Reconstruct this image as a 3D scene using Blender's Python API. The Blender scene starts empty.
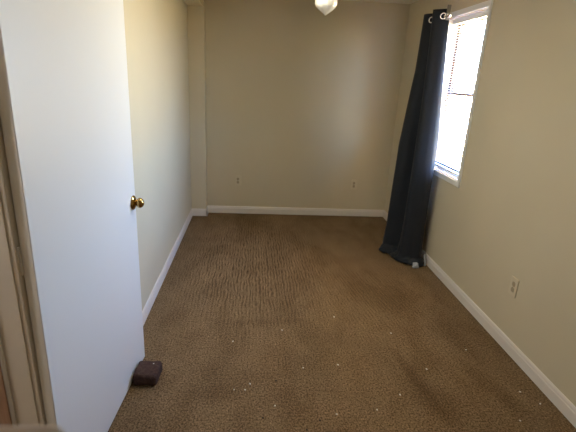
import bpy, bmesh, math, random
from mathutils import Vector, Matrix, noise
C = bpy.context.collection
S = bpy.context.scene
PI = math.pi
random.seed(7)

# ---------------------------------------------------------------- camera
F_PX = 426.27
yaw, pitch, roll = 0.0702, 0.3229, 0.0456
CAM = Vector((0.0, 0.0, 1.59))
cy_, sy_, cp_, sp_ = math.cos(yaw), math.sin(yaw), math.cos(pitch), math.sin(pitch)
fw = Vector((sy_*cp_, cy_*cp_, -sp_)); rt = Vector((cy_, -sy_, 0)); up = rt.cross(fw)
r2 = math.cos(roll)*rt + math.sin(roll)*up
u2 = -math.sin(roll)*rt + math.cos(roll)*up
cd = bpy.data.cameras.new('camera')
cam = bpy.data.objects.new('camera', cd); C.objects.link(cam)
m = Matrix((r2, u2, -fw)).transposed().to_4x4(); m.translation = CAM
cam.matrix_world = m
cd.sensor_width = 36.0; cd.lens = F_PX/576*36.0
cd.shift_x = 8.10/576; cd.shift_y = 4.78/576
cd.clip_start = 0.01
cd.dof.use_dof = True; cd.dof.focus_distance = 2.9; cd.dof.aperture_fstop = 7.0
S.camera = cam

# ---------------------------------------------------------------- light
w = bpy.data.worlds.new('world'); S.world = w; w.use_nodes = True
nt = w.node_tree; nt.nodes.clear()
tc = nt.nodes.new('ShaderNodeTexCoord'); sx = nt.nodes.new('ShaderNodeSeparateXYZ')
mr = nt.nodes.new('ShaderNodeMapRange'); mr.inputs[1].default_value = -1; mr.inputs[2].default_value = 1
rp = nt.nodes.new('ShaderNodeValToRGB'); bg = nt.nodes.new('ShaderNodeBackground'); wo = nt.nodes.new('ShaderNodeOutputWorld')
e = rp.color_ramp.elements
e[0].position = 0.0; e[0].color = (0.60, 0.49, 0.33, 1)          # open ground outside
e[1].position = 1.0; e[1].color = (0.12, 0.46, 1.55, 1)           # zenith
a = e.new(0.46); a.color = (1.08, 0.86, 0.50, 1)
a = e.new(0.52); a.color = (0.60, 0.80, 1.15, 1)                  # horizon sky
nt.links.new(tc.outputs['Generated'], sx.inputs[0]); nt.links.new(sx.outputs['Z'], mr.inputs[0])
nt.links.new(mr.outputs[0], rp.inputs[0]); nt.links.new(rp.outputs[0], bg.inputs[0])
bg.inputs[1].default_value = 48.0
nt.links.new(bg.outputs[0], wo.inputs[0])

def area(name, loc, rot, sx_, sy_s, power, col=(1, 1, 1), portal=False):
    l = bpy.data.lights.new(name, 'AREA'); l.shape = 'RECTANGLE'; l.size = sx_; l.size_y = sy_s
    l.energy = power; l.color = col
    if portal: l.cycles.is_portal = True
    o = bpy.data.objects.new(name, l); C.objects.link(o); o.location = loc; o.rotation_euler = rot
    return o
area('window_daylight_portal', (1.80, 3.575, 1.50), (0, math.radians(90), 0), 1.36, 0.74, 1, portal=True)
HALL_FILL_POWER = 11.0  # unseen hall fill, added to light the door frame
ROOM_FILL_POWER = 9.0     # unseen ceiling fill, added to brighten walls and floor

S.view_settings.view_transform = 'Standard'; S.view_settings.look = 'None'
S.view_settings.gamma = 1.0; S.view_settings.use_curve_mapping = False
S.view_settings.exposure = 0.76
S.cycles.use_denoising = True
S.cycles.max_bounces = 16; S.cycles.diffuse_bounces = 12; S.cycles.transparent_max_bounces = 16
S.cycles.sample_clamp_indirect = 12

# ---------------------------------------------------------------- helpers
def mat(name, col, rough=0.6, metal=0.0, spec=0.5):
    m = bpy.data.materials.new(name); m.use_nodes = True
    b = m.node_tree.nodes['Principled BSDF']
    b.inputs['Base Color'].default_value = (*col, 1); b.inputs['Roughness'].default_value = rough
    b.inputs['Metallic'].default_value = metal; b.inputs['Specular IOR Level'].default_value = spec
    return m
def nodes(m): return m.node_tree.nodes, m.node_tree.links, m.node_tree.nodes['Principled BSDF']
def coords(m, scale=(1, 1, 1)):
    n, l, b = nodes(m)
    t = n.new('ShaderNodeTexCoord'); mp = n.new('ShaderNodeMapping'); mp.inputs['Scale'].default_value = scale
    l.new(t.outputs['Object'], mp.inputs[0]); return mp
def noise_node(m, scale, sc=(1, 1, 1), detail=3, rough=0.55, dist=0.0):
    n, l, b = nodes(m); mp = coords(m, sc); x = n.new('ShaderNodeTexNoise')
    x.inputs['Scale'].default_value = scale; x.inputs['Detail'].default_value = detail
    x.inputs['Roughness'].default_value = rough; x.inputs['Distortion'].default_value = dist
    l.new(mp.outputs[0], x.inputs['Vector']); return x
def add_bump(m, src, strength, dist=0.01):
    n, l, b = nodes(m); bu = n.new('ShaderNodeBump'); bu.inputs['Strength'].default_value = strength
    bu.inputs['Distance'].default_value = dist; l.new(src, bu.inputs['Height']); l.new(bu.outputs[0], b.inputs['Normal'])
def ramp(m, src, stops):
    n, l, b = nodes(m); r = n.new('ShaderNodeValToRGB'); el = r.color_ramp.elements
    el[0].position, el[0].color = stops[0][0], (*stops[0][1], 1)
    el[1].position, el[1].color = stops[-1][0], (*stops[-1][1], 1)
    for p, c in stops[1:-1]:
        q = el.new(p); q.color = (*c, 1)
    l.new(src, r.inputs[0]); return r
def mix(m, mode, fac, a, b_):
    n, l, b = nodes(m); x = n.new('ShaderNodeMix'); x.data_type = 'RGBA'; x.blend_type = mode
    for s, v in ((x.inputs[0], fac), (x.inputs[6], a), (x.inputs[7], b_)):
        if hasattr(v, 'is_output'): l.new(v, s)
        elif isinstance(v, (int, float)): s.default_value = v
        else: s.default_value = (*v, 1)
    return x.outputs[2]

def box(bm, x0, x1, y0, y1, z0, z1):
    vs = [bm.verts.new((x, y, z)) for x in (x0, x1) for y in (y0, y1) for z in (z0, z1)]
    for f in ((0, 1, 3, 2), (4, 6, 7, 5), (0, 4, 5, 1), (2, 3, 7, 6), (0, 2, 6, 4), (1, 5, 7, 3)):
        bm.faces.new([vs[i] for i in f])
    return vs
def tube(bm, pts, r, seg=12, cap=True):
    pts = [Vector(p) for p in pts]; rings = []
    for i, p in enumerate(pts):
        d = (pts[min(i+1, len(pts)-1)] - pts[max(i-1, 0)]).normalized()
        ref = Vector((0, 0, 1)) if abs(d.z) < .9 else Vector((1, 0, 0))
        a_ = d.cross(ref).normalized(); b_ = d.cross(a_)
        rr = r[i] if isinstance(r, (list, tuple)) else r
        rings.append([bm.verts.new(p + rr*(math.cos(t)*a_ + math.sin(t)*b_)) for t in [2*PI*k/seg for k in range(seg)]])
    for A, B in zip(rings, rings[1:]):
        for k in range(seg): bm.faces.new((A[k], A[(k+1) % seg], B[(k+1) % seg], B[k]))
    if cap: bm.faces.new(rings[0][::-1]); bm.faces.new(rings[-1])
def lathe(bm, prof, seg=28, M=None, rib=None):
    """prof: (radius, height) pairs about +z, moved by matrix M"""
    rings = []
    for r, h in prof:
        if r < 1e-6: rings.append([bm.verts.new((0, 0, h))])
        else:
            rings.append([bm.verts.new((r*(1+(rib(t) if rib else 0))*math.cos(t), r*(1+(rib(t) if rib else 0))*math.sin(t), h))
                          for t in [2*PI*k/seg for k in range(seg)]])
    for A, B in zip(rings, rings[1:]):
        for k in range(seg):
            k2 = (k+1) % seg
            if len(A) == 1 and len(B) > 1: bm.faces.new((A[0], B[k2], B[k]))
            elif len(B) == 1 and len(A) > 1: bm.faces.new((A[k], A[k2], B[0]))
            elif len(A) > 1: bm.faces.new((A[k], A[k2], B[k2], B[k]))
    if M is not None: bmesh.ops.transform(bm, matrix=M, verts=[v for R in rings for v in R])
def torus(bm, M, R, r, seg=24, ring=10):
    V = []
    for i in range(seg):
        t = 2*PI*i/seg
        V.append([bm.verts.new(M @ Vector(((R+r*math.cos(q))*math.cos(t), (R+r*math.cos(q))*math.sin(t), r*math.sin(q))))
                  for q in [2*PI*j/ring for j in range(ring)]])
    for i in range(seg):
        for j in range(ring):
            bm.faces.new((V[i][j], V[(i+1) % seg][j], V[(i+1) % seg][(j+1) % ring], V[i][(j+1) % ring]))
def obj(name, bm, m, parent=None, bevel=0.0, smooth=False, seg=2):
    bmesh.ops.recalc_face_normals(bm, faces=bm.faces)
    if bevel:
        bmesh.ops.bevel(bm, geom=[x for x in bm.edges], offset=bevel, segments=seg, affect='EDGES', profile=0.6, clamp_overlap=True)
    me = bpy.data.meshes.new(name); bm.to_mesh(me); bm.free()
    me.materials.append(m)
    if smooth:
        for p in me.polygons: p.use_smooth = True
    o = bpy.data.objects.new(name, me); C.objects.link(o)
    if parent:
        o.parent = parent; o.matrix_parent_inverse = Matrix.Translation(-parent.location) if not any(parent.rotation_euler) else parent.matrix_basis.inverted()
    return o
def bx(name, dims, m, parent=None, bevel=0.0, **k):
    b = bmesh.new(); box(b, *dims); return obj(name, b, m, parent, bevel, **k)
def tag(o, label, cat, group=None, kind=None):
    o['label'] = label; o['category'] = cat
    if group: o['group'] = group
    if kind: o['kind'] = kind
    return o
def thing(name, loc, label, cat, group=None, kind=None):
    o = bpy.data.objects.new(name, None); o.empty_display_size = .05; C.objects.link(o); o.location = loc
    return tag(o, label, cat, group, kind)
def smooth_by_angle(o, ang=40):
    me = o.data
    for p in me.polygons: p.use_smooth = True
    me.set_sharp_from_angle(angle=math.radians(ang))

# ---------------------------------------------------------------- materials
wall_m = mat('cream_wall_paint', (0.66, 0.585, 0.425), 0.55, spec=0.35)
nz = noise_node(wall_m, 90, detail=2); add_bump(wall_m, nz.outputs[0], 0.06, 0.004)
n2 = noise_node(wall_m, 1.3, detail=4)
rr = ramp(wall_m, n2.outputs[0], [(0.3, (0.625, 0.555, 0.405)), (0.7, (0.655, 0.585, 0.435))])
wall_m.node_tree.links.new(rr.outputs[0], wall_m.node_tree.nodes['Principled BSDF'].inputs['Base Color'])
ceil_m = mat('ceiling_paint', (0.76, 0.72, 0.62), 0.8)
nz = noise_node(ceil_m, 60, detail=4); add_bump(ceil_m, nz.outputs[0], 0.25, 0.006)
trim_m = mat('white_trim_paint', (0.79, 0.74, 0.69), 0.35)
nz = noise_node(trim_m, 35, detail=3); add_bump(trim_m, nz.outputs[0], 0.03, 0.003)
door_m = mat('white_door_paint', (0.84, 0.84, 0.84), 0.38)
nz = noise_node(door_m, 45, sc=(1, 1, .35), detail=3); add_bump(door_m, nz.outputs[0], 0.035, 0.003)
sash_m = mat('white_vinyl', (0.88, 0.88, 0.88), 0.35)
plate_m = mat('ivory_plastic', (0.67, 0.60, 0.45), 0.35)
brown_m = mat('dark_brown_sash', (0.035, 0.014, 0.007), 0.5)
recept_m = mat('darker_ivory_receptacle', (0.40, 0.34, 0.23), 0.4)  # receptacle faces a darker tone than the plate
slot_m = mat('dark_slot', (0.03, 0.025, 0.02), 0.6)
brass_m = mat('polished_brass', (0.46, 0.29, 0.10), 0.16, 1.0)
nz = noise_node(brass_m, 120, detail=3); rr = ramp(brass_m, nz.outputs[0], [(0.3, (0.12,)*3), (0.7, (0.26,)*3)])
brass_m.node_tree.links.new(rr.outputs[0], brass_m.node_tree.nodes['Principled BSDF'].inputs['Roughness'])
chrome_m = mat('brushed_nickel', (0.72, 0.71, 0.69), 0.18, 1.0)
nz = noise_node(chrome_m, 150, detail=2); add_bump(chrome_m, nz.outputs[0], 0.02, 0.002)

# ribbed carpet
CARPET = (0.212, 0.144, 0.082)
car = mat('brown_ribbed_carpet', (0.25, 0.17, 0.09), 0.95, spec=0.1)
n, l, b = nodes(car)
grain = noise_node(car, 115, sc=(1, .8, 1), detail=2, rough=.65)
tuft = noise_node(car, 330, detail=2)
wear = noise_node(car, 1.5, sc=(1.5, .8, 1), detail=5, rough=0.55, dist=0.6)
blotch = noise_node(car, 5.0, sc=(1.4, .7, 1), detail=4, rough=0.6, dist=0.4)
c_gr = ramp(car, grain.outputs[0], [(0.32, (0.38, 0.35, 0.32)), (0.50, (1, 1, 1)), (0.68, (1.72, 1.72, 1.72))])
c_tf = ramp(car, tuft.outputs[0], [(0.30, (0.70,)*3), (0.70, (1.28,)*3)])
c_we = ramp(car, wear.outputs[0], [(0.34, (0.80, 0.77, 0.72)), (0.50, (0.98, 0.97, 0.96)), (0.68, (1.10, 1.09, 1.07))])
c_bl = ramp(car, blotch.outputs[0], [(0.30, (0.86, 0.84, 0.82)), (0.52, (1, 1, 1)), (0.75, (1.06, 1.06, 1.06))])
def ellipse(cx, cy, rx, ry, ang=0.0):
    """soft worn patch: 1 at its middle, 0 at its rim"""
    t = n.new('ShaderNodeTexCoord'); mp = n.new('ShaderNodeMapping'); mp.vector_type = 'TEXTURE'
    mp.inputs['Location'].default_value = (cx, cy, 0); mp.inputs['Rotation'].default_value = (0, 0, ang); mp.inputs['Scale'].default_value = (rx, ry, 1)
    gr = n.new('ShaderNodeTexGradient'); gr.gradient_type = 'SPHERICAL'
    l.new(t.outputs['Object'], mp.inputs[0]); l.new(mp.outputs[0], gr.inputs[0])
    sm_ = n.new('ShaderNodeMapRange'); sm_.interpolation_type = 'SMOOTHSTEP'; sm_.inputs[1].default_value = 0; sm_.inputs[2].default_value = .8
    l.new(gr.outputs['Fac'], sm_.inputs[0]); return sm_.outputs[0]
def mul(a_, b_):
    x = n.new('ShaderNodeMath'); x.operation = 'MULTIPLY'
    for s_, v in zip(x.inputs, (a_, b_)):
        if hasattr(v, 'is_output'): l.new(v, s_)
        else: s_.default_value = v
    return x.outputs[0]
def ribs(period, ang, dist, sd):
    """broken rows of pile running away from the door"""
    mp = coords(car, (1, .30, 1)); mp.inputs['Rotation'].default_value = (0, 0, ang); mp.inputs['Location'].default_value = (sd, sd*.7, 0)
    wv = n.new('ShaderNodeTexWave'); wv.wave_type = 'BANDS'; wv.bands_direction = 'X'
    wv.inputs['Scale'].default_value = 2*PI/period/20; wv.inputs['Distortion'].default_value = dist
    wv.inputs['Detail'].default_value = 2; wv.inputs['Detail Scale'].default_value = 1.3
    l.new(mp.outputs[0], wv.inputs['Vector']); return wv
rA = ribs(.025, 0.0, 6.0, 0.0); rB = ribs(.024, -.50, 4.5, 3.0)
brk = noise_node(car, 1.0, sc=(42, 13, 1), detail=2)
bk = ramp(car, brk.outputs[0], [(.40, (0, 0, 0)), (.56, (1, 1, 1))])
c_ra = ramp(car, rA.outputs['Fac'], [(0.10, (0.42, 0.39, 0.36)), (0.55, (1, 1, 1)), (0.90, (1.45, 1.44, 1.43))])
c_rb = ramp(car, rB.outputs['Fac'], [(0.05, (0.62, 0.59, 0.56)), (0.5, (1, 1, 1)), (0.95, (1.25, 1.24, 1.22))])
mA = mul(mul(ellipse(.02, 3.55, .95, 1.75), bk.outputs[0]), .85)
mB = mul(mul(ellipse(.95, 2.9, .80, 1.60, .3), bk.outputs[0]), .55)
o1 = mix(car, 'MULTIPLY', 1.0, CARPET, c_we.outputs[0])
o1 = mix(car, 'MULTIPLY', 1.0, o1, c_bl.outputs[0])
o1 = mix(car, 'MULTIPLY', mA, o1, c_ra.outputs[0])
o1 = mix(car, 'MULTIPLY', mB, o1, c_rb.outputs[0])
o1 = mix(car, 'MULTIPLY', 1.0, o1, c_gr.outputs[0])
o1 = mix(car, 'MULTIPLY', 1.0, o1, c_tf.outputs[0])
for (cx, cy, rx, ry, an, st) in ((.95, 1.98, .055, .42, .17, .55), (1.02, 1.78, .16, .22, .2, .6), (1.36, 1.92, .10, .35, .3, .45), (-.16, 1.86, .22, .11, .1, .45),
                                 (1.15, 2.95, .14, .35, -.3, .35), (1.38, 2.35, .10, .40, .1, .35), (.75, 3.6, .5, .14, .2, .3), (.15, 2.55, .5, .06, .05, .25)):
    o1 = mix(car, 'MULTIPLY', mul(ellipse(cx, cy, rx, ry, an), st), o1, (.55, .50, .44))
l.new(o1, b.inputs['Base Color'])
hsum = n.new('ShaderNodeMath'); hsum.operation = 'ADD'; l.new(grain.outputs[0], hsum.inputs[0]); l.new(tuft.outputs[0], hsum.inputs[1])
add_bump(car, hsum.outputs[0], 0.5, 0.006)

# ---------------------------------------------------------------- room shell
XL, XR, YB, YF, ZC = -0.706, 1.642, 4.985, -0.75, 2.40
DY0, DY1, DZ = 0.25, 1.195, 2.06            # doorway in the left wall
WY0, WY1, WZ0, WZ1 = 3.235, 3.915, 0.865, 2.135  # window hole in the right wall
T = 0.13
def struct(o, label, cat='wall'): return tag(o, label, cat, kind='structure')
struct(bx('floor', (-2.3, XR+.2, YF-.1, YB+.1, -.12, 0.0), car), 'brown ribbed carpet covering the whole floor', 'floor')
struct(bx('ceiling', (-2.3, XR+.2, YF-.1, YB+.1, ZC, ZC+.12), ceil_m), 'pale flat ceiling above the empty room', 'ceiling')
bm = bmesh.new()
box(bm, XL-T, XL, DY1+.015, YB, 0, ZC); box(bm, XL-T, XL, YF, DY0-.015, 0, ZC); box(bm, XL-T, XL, DY0-.015, DY1+.015, DZ+.015, ZC)
struct(obj('wall_left', bm, wall_m), 'cream painted left wall behind the open white door')
bm = bmesh.new()
box(bm, XR, XR+.15, YF, WY0, 0, ZC); box(bm, XR, XR+.15, WY1, YB, 0, ZC)
box(bm, XR, XR+.15, WY0, WY1, 0, WZ0); box(bm, XR, XR+.15, WY0, WY1, WZ1, ZC)
struct(obj('wall_right', bm, wall_m), 'cream painted right wall holding the window')
struct(bx('wall_back', (-2.3, XR+.15, YB, YB+.1, 0, ZC), wall_m), 'cream painted end wall with two outlets')
struct(bx('wall_front', (-2.3, XR+.15, YF-.1, YF, 0, ZC), wall_m), 'cream painted wall behind the viewer')
struct(bx('wall_hall', (-2.3, -2.2, YF, YB, 0, ZC), wall_m), 'cream hall wall beyond the doorway')
# boxed post in the far left corner and the boxed beam it carries
PX, PY, BZ = -0.535, 4.845, 2.25
struct(bx('wall_corner', (XL, PX, PY, YB, 0, BZ), wall_m, bevel=.003), 'narrow boxed cream post in the far left corner', 'post')
struct(bx('trim_1', (XL, PX-.012, 1.6, YB, BZ, ZC), wall_m, bevel=.003), 'boxed cream beam along the top of left wall', 'beam')

# baseboards: flat board with a stepped cap
def base_profile(bm, p0, p1, nrm, h=.087, t=.013):
    p0, p1, nrm = Vector(p0), Vector(p1), Vector(nrm)
    prof = [(0, 0), (t, 0), (t, h*.70), (t*.80, h*.76), (t*.72, h*.90), (t*.35, h), (0, h)]
    A = [bm.verts.new(p0 + nrm*a_ + Vector((0, 0, z))) for a_, z in prof]
    B = [bm.verts.new(p1 + nrm*a_ + Vector((0, 0, z))) for a_, z in prof]
    for i in range(len(prof)):
        j = (i+1) % len(prof); bm.faces.new((A[i], A[j], B[j], B[i]))
    bm.faces.new(A[::-1]); bm.faces.new(B)
Z0 = 0.006
def baseboard(name, runs, label):
    bm = bmesh.new()
    for p0, p1, nn in runs: base_profile(bm, p0, p1, nn)
    struct(obj(name, bm, trim_m), label, 'baseboard')
baseboard('baseboard_left', [((XL, DY1+.085, Z0), (XL, PY, Z0), (1, 0, 0)), ((XL, YF, Z0), (XL, DY0-.085, Z0), (1, 0, 0))], 'white baseboard along the left wall')
baseboard('baseboard_corner', [((XL, PY, Z0), (PX+.013, PY, Z0), (0, -1, 0)), ((PX, PY-.013, Z0), (PX, YB, Z0), (1, 0, 0))], 'short white baseboard around the corner post')
baseboard('baseboard_back', [((PX, YB, Z0), (XR, YB, Z0), (0, -1, 0))], 'white baseboard along the end wall')
baseboard('baseboard_right', [((XR, YF, Z0), (XR, YB, Z0), (-1, 0, 0))], 'white baseboard along the right wall under window')
baseboard('baseboard_hall', [((-2.2, YF, Z0), (-2.2, YB, Z0), (1, 0, 0))], 'white baseboard along the hall wall')

# door frame in the left wall: jambs, stop, casings
bm = bmesh.new()
box(bm, XL-T, XL, DY1, DY1+.015, 0, DZ+.015); box(bm, XL-T, XL, DY0-.015, DY0, 0, DZ+.015); box(bm, XL-T, XL, DY0, DY1, DZ, DZ+.015)
jamb = obj('trim_2', bm, trim_m, bevel=.0015); struct(jamb, 'painted door frame with stop beside the open door', 'door frame')
stop_m = mat('brown_stop_trim', (.42, .27, .20), .45)  # stop in brown, apart from the white frame
nz = noise_node(stop_m, 5, sc=(14, 14, 1.2), detail=4, dist=.6)
rr = ramp(stop_m, nz.outputs[0], [(.3, (.36, .22, .16)), (.7, (.47, .31, .23))])
stop_m.node_tree.links.new(rr.outputs[0], stop_m.node_tree.nodes['Principled BSDF'].inputs['Base Color'])
bm = bmesh.new()
box(bm, XL-T, XL-.080, DY1-.013, DY1, 0, DZ); box(bm, XL-T, XL-.080, DY0, DY0+.013, 0, DZ); box(bm, XL-T, XL-.080, DY0+.013, DY1-.013, DZ-.013, DZ)
o = obj('door_stop', bm, stop_m, jamb, bevel=.002); o['label'] = 'brown door stop'
highlight_m = mat('glossy_white_highlight', (.86, .87, .90), .12, spec=.7)
bm = bmesh.new(); tube(bm, [(XL-.073, DY1-.006, .002), (XL-.073, DY1-.006, DZ-.002)], .0072, 16)  # white bead added to stand in for the highlight along the frame
o = obj('highlight_bead', bm, highlight_m, jamb, smooth=True); o['label'] = 'glossy white bead added as the highlight down the door frame'
for xa, xb in ((XL, XL+.013), (XL-T-.013, XL-T)):
    bm = bmesh.new()
    box(bm, xa, xb, DY1+.006, DY1+.064, 0, DZ+.064); box(bm, xa, xb, DY0-.064, DY0-.006, 0, DZ+.064); box(bm, xa, xb, DY0-.006, DY1+.006, DZ+.006, DZ+.064)
    obj('casing', bm, trim_m, jamb, bevel=.003)

# ---------------------------------------------------------------- door, swung right back against the left wall
door = thing('door_1', (-0.690, 1.206, 0.024), 'white flush door opened flat against the left wall', 'door', kind='structure')
ang = math.atan2(.051, .98); SAG = 0.0165
DW, DT, DH = .955, .035, 2.02
def D(u, t, z):   # along the door, out from its back face, up
    uu = u + SAG*z; zz = z - SAG*u
    return Vector((math.cos(ang)*t + math.sin(ang)*uu, math.cos(ang)*uu - math.sin(ang)*t, zz)) + door.location
def door_tf(bm):
    for v in bm.verts: v.co = D(*v.co)
bm = bmesh.new(); box(bm, 0, DW, 0, DT, 0, DH)
bmesh.ops.recalc_face_normals(bm, faces=bm.faces)
bmesh.ops.bevel(bm, geom=list(bm.edges), offset=.0015, segments=2, affect='EDGES')
door_tf(bm); obj('slab', bm, door_m, door)
KU, KZ = .915, .945
def knob_on(t0, sgn):
    M = Matrix.Translation((0, 0, 0)) @ Matrix.Rotation(sgn*PI/2, 4, 'X')
    def put(bm):
        for v in bm.verts: v.co = D(KU + v.co.x, t0 + sgn*v.co.z, KZ + v.co.y)
    bm = bmesh.new(); lathe(bm, [(0, 0), (.037, 0), (.0375, .003), (.034, .007), (.026, .010), (.017, .012), (.014, .016), (0, .016)], 36); put(bm)
    ro = obj('rosette', bm, brass_m, door, smooth=True)
    bm = bmesh.new(); lathe(bm, [(0, .012), (.0125, .012), (.0130, .018), (.020, .023), (.0255, .029), (.0265, .035), (.0245, .042), (.0195, .049), (.0130, .0535), (0, .055)], 36); put(bm)
    kb = obj('knob', bm, brass_m, door, smooth=True)
    bm = bmesh.new(); lathe(bm, [(0, .0540), (.006, .0540), (.006, .0560), (0, .0560)], 16); put(bm)
    obj('lock_button', bm, brass_m, kb)
knob_on(DT, 1)
bm = bmesh.new(); box(bm, DW-.0005, DW+.0015, .006, .029, KZ-.028, KZ+.028); door_tf(bm); obj('latch_plate', bm, brass_m, door)
for hz in (.20, 1.01, 1.80):
    bm = bmesh.new(); tube(bm, [(-.004, -.002, hz-.045), (-.004, -.002, hz+.045)], .005, 10)
    door_tf(bm); obj('hinge', bm, trim_m, door)

# ---------------------------------------------------------------- window in the right wall
win = thing('window_1', (XR, (WY0+WY1)/2, WZ0), 'narrow white framed window with lowered blind', 'window', kind='structure')
bm = bmesh.new(); cw = .030; x0, x1 = XR-.012, XR+.001
box(bm, x0, x1, WY0-cw, WY0+.006, WZ0-.04, WZ1+.038); box(bm, x0, x1, WY1-.006, WY1+cw, WZ0-.04, WZ1+.038)
box(bm, x0, x1, WY0+.006, WY1-.006, WZ1-.004, WZ1+.038); box(bm, x0, x1, WY0+.006, WY1-.006, WZ0-.04, WZ0+.004)
obj('casing', bm, sash_m, win, bevel=.003)
for xa, xb, mm, nm in ((XR, XR+.075, sash_m, 'frame_lining'), (XR+.075, XR+.15, brown_m, 'outer_frame')):
    bm = bmesh.new()
    box(bm, xa, xb, WY0, WY0+.012, WZ0, WZ1); box(bm, xa, xb, WY1-.012, WY1, WZ0, WZ1)
    box(bm, xa, xb, WY0+.012, WY1-.012, WZ1-.012, WZ1); box(bm, xa, xb, WY0+.012, WY1-.012, WZ0, WZ0+.014)
    obj(nm, bm, mm, win)
glass = bpy.data.materials.new('window_glass'); glass.use_nodes = True
g = glass.node_tree; g.nodes.clear()
tr = g.nodes.new('ShaderNodeBsdfTransparent'); tr.inputs[0].default_value = (.95, .97, .96, 1)
gl = g.nodes.new('ShaderNodeBsdfGlossy'); gl.inputs['Roughness'].default_value = .02
lw = g.nodes.new('ShaderNodeLayerWeight'); lw.inputs[0].default_value = .5
pw = g.nodes.new('ShaderNodeMath'); pw.operation = 'POWER'; pw.inputs[1].default_value = 5.0; g.links.new(lw.outputs['Facing'], pw.inputs[0])
fr = g.nodes.new('ShaderNodeMath'); fr.operation = 'MULTIPLY_ADD'; fr.inputs[1].default_value = .9; fr.inputs[2].default_value = .03; g.links.new(pw.outputs[0], fr.inputs[0])
mx = g.nodes.new('ShaderNodeMixShader'); go = g.nodes.new('ShaderNodeOutputMaterial')
g.links.new(fr.outputs[0], mx.inputs[0]); g.links.new(tr.outputs[0], mx.inputs[1]); g.links.new(gl.outputs[0], mx.inputs[2]); g.links.new(mx.outputs[0], go.inputs[0])
def sash(xc, za, zb, rail_b, rail_t):
    bm = bmesh.new(); ya, yb = WY0+.013, WY1-.013; st = .042; h = .014
    box(bm, xc-h, xc+h, ya, ya+st, za, zb); box(bm, xc-h, xc+h, yb-st, yb, za, zb)
    box(bm, xc-h, xc+h, ya+st, yb-st, za, za+rail_b); box(bm, xc-h, xc+h, ya+st, yb-st, zb-rail_t, zb)
    s = obj('sash', bm, brown_m, win)
    bm = bmesh.new(); box(bm, xc-.002, xc+.002, ya+st, yb-st, za+rail_b, zb-rail_t); obj('pane', bm, glass, s)
sash(XR+.092, WZ0+.015, 1.545, .045, .030)
sash(XR+.117, 1.515, WZ1-.013, .030, .040)

# blind
blind = thing('window_blind', (XR+.03, (WY0+WY1)/2, WZ1-.02), 'white slatted blind lowered inside the bright window', 'blind')
slat_m = bpy.data.materials.new('blind_slat'); slat_m.use_nodes = True
n, l, b = nodes(slat_m); b.inputs['Base Color'].default_value = (.82, .78, .72, 1); b.inputs['Roughness'].default_value = .4
tl = n.new('ShaderNodeBsdfTranslucent'); tl.inputs[0].default_value = (.75, .50, .33, 1)
ms = n.new('ShaderNodeMixShader'); ms.inputs[0].default_value = .30
l.new(b.outputs[0], ms.inputs[1]); l.new(tl.outputs[0], ms.inputs[2]); l.new(ms.outputs[0], n['Material Output'].inputs[0])
ya, yb = WY0+.020, WY1-.020; xc = XR+.050
bm = bmesh.new(); box(bm, xc-.020, xc+.020, ya, yb, WZ1-.052, WZ1-.014); obj('headrail', bm, sash_m, blind, bevel=.003)
bm = bmesh.new(); zs = []; z = WZ1-.078
while z > WZ0+.065: zs.append(z); z -= .0208
tilt = math.radians(8)
for z in zs:
    P = []
    for k in range(5):
        s = (k/4-.5)*.025; c = .0022*(1-(k/2-1)**2)
        xx = s*math.cos(tilt); zz = z + s*math.sin(tilt) + c
        P.append((bm.verts.new((xc+xx, ya+.004, zz)), bm.verts.new((xc+xx, yb-.004, zz))))
    for A, B in zip(P, P[1:]): bm.faces.new((A[0], A[1], B[1], B[0]))
sl = obj('slats', bm, slat_m, blind)
sm = sl.modifiers.new('solid', 'SOLIDIFY'); sm.thickness = .0006
bm = bmesh.new(); box(bm, xc-.013, xc+.013, ya+.002, yb-.002, WZ0+.022, WZ0+.042); obj('bottom_rail', bm, sash_m, blind, bevel=.003)
for yy in (ya+.10, yb-.10):
    bm = bmesh.new()
    for s in (-.0135, .0135): tube(bm, [(xc+s, yy, WZ1-.05), (xc+s, yy, WZ0+.04)], .0008, 6)
    obj('ladder_cord', bm, sash_m, blind)

# ---------------------------------------------------------------- curtain and its rod
RX, RZ = 1.460, 2.100
rod = thing('curtain_rod', (RX, 3.75, RZ), 'short brushed metal curtain rod threaded through dark curtain', 'curtain rod')
bm = bmesh.new(); tube(bm, [(RX, 3.495, RZ), (RX, 3.965, RZ)], .008, 14); obj('rod', bm, chrome_m, rod, smooth=True)
bm = bmesh.new(); lathe(bm, [(0, 0), (.014, 0), (.017, .004), (.017, .010), (.010, .016), (0, .018)], 20, Matrix.Translation((RX, 3.498, RZ)) @ Matrix.Rotation(PI/2, 4, 'X'))
obj('end_cap', bm, chrome_m, rod, smooth=True)
bm = bmesh.new(); box(bm, RX-.014, RX+.014, 3.503, 3.509, RZ-.035, RZ+.072); dark_metal = mat('dark_nickel', (.30, .29, .27), .35, 1.0)
obj('end_plate', bm, dark_metal, rod, bevel=.0015)
bm = bmesh.new(); tube(bm, [(RX, 3.958, RZ), (RX+.10, 3.958, RZ), (XR, 3.975, RZ-.015)], .006, 10); box(bm, XR-.006, XR, 3.955, 3.995, RZ-.055, RZ+.03)
obj('bracket', bm, chrome_m, rod)

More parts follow.
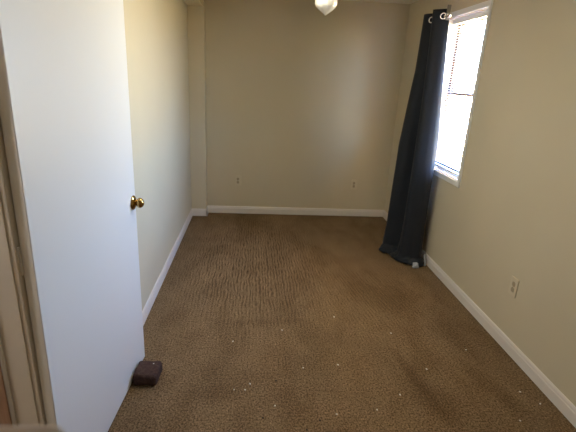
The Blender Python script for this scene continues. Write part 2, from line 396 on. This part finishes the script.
cur_m = mat('slate_curtain_cloth', (0.016, 0.0195, 0.027), 0.6, spec=0.25)
n, l, b = nodes(cur_m); b.inputs['Sheen Weight'].default_value = .03; b.inputs['Sheen Roughness'].default_value = .5
nz = noise_node(cur_m, 500, sc=(1, 1, .5), detail=1); add_bump(cur_m, nz.outputs[0], 0.12, 0.002)
lin_m = mat('pale_lining', (0.42, 0.43, 0.45), 0.45)
SEC = [
 (2.152, [(1.487, 3.545), (1.462, 3.560), (1.425, 3.590), (1.392, 3.640), (1.440, 3.700), (1.500, 3.745), (1.500, 3.790), (1.445, 3.830), (1.418, 3.880), (1.430, 3.930), (1.500, 3.965), (1.525, 4.000)]),
 (1.700, [(1.520, 3.550), (1.490, 3.552), (1.450, 3.575), (1.400, 3.625), (1.440, 3.700), (1.500, 3.745), (1.505, 3.790), (1.438, 3.830), (1.408, 3.880), (1.420, 3.930), (1.500, 3.965), (1.530, 4.000)]),
 (1.050, [(1.562, 3.555), (1.520, 3.548), (1.465, 3.565), (1.405, 3.615), (1.430, 3.690), (1.490, 3.740), (1.485, 3.790), (1.393, 3.830), (1.347, 3.880), (1.362, 3.930), (1.470, 3.965), (1.530, 4.000)]),
 (0.300, [(1.566, 3.560), (1.530, 3.545), (1.470, 3.560), (1.400, 3.610), (1.420, 3.690), (1.480, 3.740), (1.460, 3.790), (1.375, 3.830), (1.330, 3.870), (1.350, 3.930), (1.460, 3.965), (1.530, 4.000)]),
 (0.090, [(1.572, 3.560), (1.540, 3.520), (1.475, 3.535), (1.395, 3.600), (1.400, 3.690), (1.450, 3.740), (1.430, 3.790), (1.350, 3.820), (1.305, 3.860), (1.340, 3.930), (1.450, 3.965), (1.530, 4.000)]),
 (0.022, [(1.600, 3.545), (1.565, 3.480), (1.475, 3.495), (1.385, 3.575), (1.345, 3.680), (1.345, 3.730), (1.320, 3.770), (1.285, 3.800), (1.262, 3.845), (1.330, 3.930), (1.450, 3.965), (1.530, 4.000)]),
 (0.010, [(1.600, 3.550), (1.565, 3.490), (1.478, 3.505), (1.390, 3.585), (1.355, 3.690), (1.355, 3.740), (1.330, 3.780), (1.295, 3.810), (1.275, 3.855), (1.350, 3.930), (1.450, 3.965), (1.530, 4.000)]),
]
def cr(p, t):
    i = min(int(t), len(p)-2); f = t-i
    P = [p[max(i-1, 0)], p[i], p[i+1], p[min(i+2, len(p)-1)]]
    return tuple(.5*((2*b_) + (-a_+c_)*f + (2*a_-5*b_+4*c_-d_)*f*f + (-a_+3*b_-3*c_+d_)*f**3) for a_, b_, c_, d_ in zip(*P))
NU, NV = 110, 130
levels = []
for k in range(NV+1):
    q = k/NV*(len(SEC)-1); i = min(int(q), len(SEC)-2); f = q-i
    z = SEC[i][0]*(1-f)+SEC[i+1][0]*f; levels.append((q, z))
# spread the rows evenly by height except in the puddle
rows = []
for k in range(NV+1):
    f = k/NV
    if f < .78: z = 2.152 + (0.09-2.152)*(f/.78)
    elif f < .93: z = 0.09 + (0.022-0.09)*((f-.78)/.15)
    else: z = 0.022 + (0.010-0.022)*((f-.93)/.07)
    for i in range(len(SEC)-1):
        if SEC[i][0] >= z-1e-9 >= SEC[i+1][0]-2e-9: break
    t = (SEC[i][0]-z)/(SEC[i][0]-SEC[i+1][0]); rows.append((z, i+min(max(t, 0), 1)))
cols = [[cr(s[1], u/NU*(len(s[1])-1)) for s in SEC] for u in range(NU+1)]
bm = bmesh.new(); V = []
for z, q in rows:
    R = []
    low = max(0, 1-z/.5)
    for u in range(NU+1):
        i = min(int(q), len(SEC)-2); f = q-i; f = f*f*(3-2*f) if z < .1 else f
        A, B = cols[u][i], cols[u][i+1]; x = A[0]*(1-f)+B[0]*f; y = A[1]*(1-f)+B[1]*f
        nv = noise.noise_vector(Vector((x*14, y*14, z*2.2))); n3 = noise.noise_vector(Vector((x*30+5, y*30, z*30)))
        amp = .004 + .004*low
        R.append(bm.verts.new((min(x + nv.x*amp + n3.x*.006*low, XR-.02), y + nv.y*amp + n3.y*.006*low, max(z + n3.z*.014*low*(1 if z < .12 else .3), .006))))
    V.append(R)
for A, B in zip(V, V[1:]):
    for k in range(NU): bm.faces.new((A[k], A[k+1], B[k+1], B[k]))
cur = thing('curtain', (1.47, 3.77, 0.0), 'long dark slate grommet curtain bunched beside the window, puddling on carpet', 'curtain')
c_o = obj('cloth', bm, cur_m, cur, smooth=True)
sm = c_o.modifiers.new('solid', 'SOLIDIFY'); sm.thickness = .003; sm.offset = 0
for (gx, gy, rz) in ((1.449, 3.566, -0.62), (1.452, 3.808, -0.75)):
    bm = bmesh.new(); torus(bm, Matrix.Translation((gx, gy, RZ)) @ Matrix.Rotation(rz, 4, 'Z') @ Matrix.Rotation(PI/2, 4, 'X'), .0205, .0062)
    obj('grommet', bm, chrome_m, cur, smooth=True)
# crumpled pale underside turned out at the hem
def crumple(pts, name, s):
    bm = bmesh.new(); N = 14; G = []
    for i in range(N+1):
        R = []
        for j in range(N+1):
            u, v = i/N, j/N
            p = (Vector(pts[0])*(1-u)+Vector(pts[1])*u)*(1-v) + (Vector(pts[3])*(1-u)+Vector(pts[2])*u)*v
            p += noise.noise_vector(p*45)*s + Vector((0, -.010, 0))*math.sin(PI*u)*math.sin(PI*v)
            p.z = max(p.z, .006); R.append(bm.verts.new(p))
        G.append(R)
    for A, B in zip(G, G[1:]):
        for k in range(N): bm.faces.new((A[k], A[k+1], B[k+1], B[k]))
    o = obj(name, bm, lin_m, cur, smooth=True); o['label'] = 'pale crumpled underside of the curtain hem'
    s_ = o.modifiers.new('solid', 'SOLIDIFY'); s_.thickness = .002
crumple([(1.462, 3.468, .008), (1.522, 3.452, .008), (1.524, 3.474, .046), (1.474, 3.486, .050)], 'lining', .011)
crumple([(1.590, 3.490, .010), (1.612, 3.510, .010), (1.604, 3.54, .105), (1.586, 3.530, .110)], 'lining', .004)

# ---------------------------------------------------------------- ceiling light
lamp = thing('pendant_light', (0.462, 3.10, ZC), 'white glass ceiling light hanging over the middle of room', 'ceiling light')
glass_w = mat('white_opal_glass', (.86, .83, .76), 0.12, spec=.6)
nodes(glass_w)[2].inputs['Subsurface Weight'].default_value = .25
nodes(glass_w)[2].inputs['Subsurface Radius'].default_value = (.03, .03, .03)
L0 = Matrix.Translation((0.462, 3.10, 0))
bm = bmesh.new(); lathe(bm, [(0, ZC), (.065, ZC), (.065, ZC-.012), (.045, ZC-.03), (.012, ZC-.038), (0, ZC-.038)], 32, L0); obj('canopy', bm, brass_m, lamp, smooth=True)
bm = bmesh.new(); tube(bm, [(0.462, 3.10, ZC-.03), (0.462, 3.10, 2.20)], .007, 12); obj('stem', bm, brass_m, lamp, smooth=True)
bm = bmesh.new(); lathe(bm, [(0, 2.215), (.03, 2.213), (.048, 2.200), (.052, 2.175), (.050, 2.168), (0, 2.168)], 32, L0); obj('fitter', bm, brass_m, lamp, smooth=True)
bm = bmesh.new()
lathe(bm, [(.046, 2.180), (.052, 2.165), (.066, 2.145), (.076, 2.118), (.0785, 2.085), (.076, 2.060), (.068, 2.045), (.050, 2.030), (.030, 2.016), (.014, 2.007), (.006, 2.000), (0, 1.998)],
      72, L0 @ Matrix.Translation((-.004, 0, 0)) @ Matrix.Diagonal((.93, .93, 1, 1)), rib=lambda t: .018*math.cos(12*t))
obj('shade', bm, glass_w, lamp, smooth=True)

# ---------------------------------------------------------------- outlets
def outlet(origin, right, nrm, label, W=.074, H=.120):
    t = thing('wall_outlet', origin, label, 'outlet', 'electrical outlets low on the walls')
    o, r_, n_ = Vector(origin), Vector(right), Vector(nrm); z_ = Vector((0, 0, 1))
    def pb(name, ca, cb, wa, hb, d0, d1, m_, par, bev=0):
        bm = bmesh.new()
        vs = box(bm, ca-wa/2, ca+wa/2, d0, d1, cb-hb/2, cb+hb/2)
        for v in bm.verts: v.co = o + r_*v.co.x + n_*v.co.y + z_*v.co.z
        x = obj(name, bm, m_, None, bev)
        x.parent = par; x.matrix_parent_inverse = Matrix.Translation(-o)
        return x
    def pl(name, ca, cb, R, d0, d1, m_, par, sq=1.0):
        bm = bmesh.new(); N = 24
        ring = lambda d, s: [bm.verts.new(o + r_*(ca+max(-.0145, min(.0145, R*s*math.cos(q)*1.1))) + z_*(cb+R*s*sq*math.sin(q)) + n_*d) for q in [2*PI*k/N for k in range(N)]]
        A, B, D_ = ring(d0, 1), ring(d1*.8, 1), ring(d1, .92)
        for P, Q in ((A, B), (B, D_)):
            for k in range(N): bm.faces.new((P[k], P[(k+1) % N], Q[(k+1) % N], Q[k]))
        bm.faces.new(D_)
        x = obj(name, bm, m_, None); x.parent = par; x.matrix_parent_inverse = Matrix.Translation(-o); return x
    pb('plate', 0, 0, W, H, 0, .006, plate_m, t, .002)
    for s in (-1, 1):
        f = pl('receptacle', 0, s*.0195, .0165, .004, .008, recept_m, t)
        for a_ in (-.0062, .0062):
            q = pb('slot', a_, s*.0195+.003, .0030, .010, .0078, .0084, slot_m, f)
        pb('slot', 0, s*.0195-.0085, .0050, .005, .0078, .0084, slot_m, f)
    pb('screw', 0, 0, .006, .006, .006, .0072, chrome_m, t, .001)
outlet((-0.172, YB, .412), (1, 0, 0), (0, -1, 0), 'ivory wall outlet on the end wall near the corner post')
outlet((1.228, YB, .402), (1, 0, 0), (0, -1, 0), 'ivory wall outlet on the end wall near the dark curtain')
outlet((XR, 2.300, .420), (0, 1, 0), (-1, 0, 0), 'ivory wall outlet on the right wall nearest the viewer')

# ---------------------------------------------------------------- brick door stop
br = mat('brown_brick', (0.075, 0.040, 0.032), 0.85, spec=.25)
nz = noise_node(br, 60, detail=5, rough=.7); add_bump(br, nz.outputs[0], .8, .006)
rr = ramp(br, nz.outputs[0], [(.3, (.040, .020, .017)), (.55, (.080, .043, .034)), (.75, (.125, .075, .060))])
br.node_tree.links.new(rr.outputs[0], br.node_tree.nodes['Principled BSDF'].inputs['Base Color'])
brick = thing('brick', (-0.545, 1.976, 0), 'dark brown brick standing against the foot of the white door', 'brick')
bm = bmesh.new(); box(bm, -.0635, .0635, -.069, .069, .0, .068)
bmesh.ops.recalc_face_normals(bm, faces=bm.faces)
bmesh.ops.bevel(bm, geom=list(bm.edges), offset=.017, segments=4, affect='EDGES', profile=.5)
bmesh.ops.triangulate(bm, faces=bm.faces)
bmesh.ops.subdivide_edges(bm, edges=[x for x in bm.edges if x.calc_length() > .02], cuts=5, use_grid_fill=True)
Rz = Matrix.Translation((-0.545, 1.976, .001)) @ Matrix.Rotation(-.055, 4, 'Z')
for v in bm.verts:
    p = v.co.copy(); p += noise.noise_vector(p*24+Vector((3, 1, 2)))*.0045 + noise.noise_vector(p*80)*.0012
    p.z = max(p.z, 0); v.co = Rz @ p
obj('block', bm, br, brick, smooth=True)
chip_m = mat('pale_chip', (.75, .70, .64), .7)
bm = bmesh.new(); bmesh.ops.create_icosphere(bm, subdivisions=1, radius=.004, matrix=Matrix.Translation((-.520, 2.010, .0690)) @ Matrix.Diagonal((1.2, 1, .5, 1)))
o = obj('chip', bm, chip_m, brick); o['label'] = 'pale chip on top of the brick'

# ---------------------------------------------------------------- lint and crumbs on the carpet
lint_m = mat('white_lint', (.80, .76, .68), .8); crumb_m = mat('dark_crumb', (.03, .02, .015), .8)
def fleck(name, m_, x, y, r, lab, cat, grp, sd):
    bm = bmesh.new(); bmesh.ops.create_icosphere(bm, subdivisions=2, radius=r)
    rnd = random.Random(sd)
    for v in bm.verts: v.co = v.co + noise.noise_vector(v.co/r*1.3 + Vector((sd, 0, 0)))*r*.45
    o = obj(name, bm, m_); o.location = (x, y, r*.45); o.scale = (1.25, .9, .6); o.rotation_euler = (0, 0, rnd.random()*6)
    tag(o, lab, cat, grp)
LINT = [(-.013, 1.879), (.142, 1.761), (.529, 2.089), (.664, 1.729), (.82, 1.837), (1.561, 1.765), (-.072, 1.88), (.013, 1.926), (.319, 2.062),
        (1.506, 1.856), (1.382, 2.24), (1.378, 1.648), (.22, 2.45), (.60, 2.62), (-.10, 2.32), (.45, 1.70), (1.05, 2.05), (.95, 2.42)]
for i, (x, y) in enumerate(LINT):
    fleck('lint_speck', lint_m, x, y, 0.0040 + .0016*random.random(), 'tiny white speck of lint lying on the brown carpet', 'lint', 'white lint specks on the carpet', i)
for i, (x, y) in enumerate([(.079, 1.68), (.288, 1.602), (.156, 1.95), (.36, 1.66)]):
    fleck('dark_crumb', crumb_m, x, y, .0048, 'tiny dark crumb lying on the brown carpet', 'crumb', 'dark crumbs on the carpet', 40+i)

# ---------------------------------------------------------------- post close to the viewer, its top corner at the frame's lower left
wood_m = mat('tan_wood', (.40, .31, .24), .5)
nz = noise_node(wood_m, 6, sc=(1, 8, 12), detail=5, dist=.5)
rr = ramp(wood_m, nz.outputs[0], [(.3, (.36, .28, .21)), (.7, (.48, .38, .30))])
wood_m.node_tree.links.new(rr.outputs[0], wood_m.node_tree.nodes['Principled BSDF'].inputs['Base Color'])
post = thing('wooden_post', (-.125, .125, 0), 'blurred tan wooden post top close to the viewer at lower left', 'post')
bm = bmesh.new(); box(bm, -.168, -.084, .084, .168, 1.402, 1.432); obj('cap', bm, wood_m, post, bevel=.010, seg=4)
bx('shaft', (-.155, -.097, .097, .155, .03, 1.402), wood_m, post, .002)
bx('foot', (-.205, -.047, .047, .205, .001, .03), wood_m, post, .004)

# fill lights added out of view, with invented fixtures
def added_lamp(x, y, label, name):
    t = thing(name, (x, y, ZC), label, 'ceiling light')
    bm = bmesh.new(); lathe(bm, [(0, ZC-.075), (.06, ZC-.066), (.11, ZC-.03), (.12, ZC), (0, ZC)], 28, Matrix.Translation((x, y, 0))); obj('shade', bm, glass_w, t, smooth=True)
    return t
LX, LY = .22, 2.52
t = thing('room_fill_box', (LX, LY, ZC), 'unseen fill light box added on the ceiling of the room', 'ceiling light')
bm = bmesh.new(); box(bm, LX-.12, LX+.12, LY-.50, LY+.50, ZC-.035, ZC); obj('fill_housing', bm, sash_m, t, bevel=.004)
bm = bmesh.new(); box(bm, LX-.10, LX+.10, LY-.47, LY+.47, ZC-.085, ZC-.035); obj('fill_diffuser', bm, glass_w, t, bevel=.02, seg=4)
rl = bpy.data.lights.new('room_fill', 'AREA'); rl.shape = 'RECTANGLE'; rl.size = .18; rl.size_y = .90; rl.energy = ROOM_FILL_POWER; rl.color = (1, .965, .80)
ro = bpy.data.objects.new('room_fill', rl); C.objects.link(ro); ro.location = (LX, LY, ZC-.092)

added_lamp(-1.5, .6, 'small unseen fill lamp added in the hall', 'hall_fill_lamp')
pl_ = bpy.data.lights.new('hall_fill', 'POINT'); pl_.energy = HALL_FILL_POWER; pl_.color = (1, .93, .88); pl_.shadow_soft_size = .08
po = bpy.data.objects.new('hall_fill', pl_); C.objects.link(po); po.location = (-1.5, .6, ZC-.20)
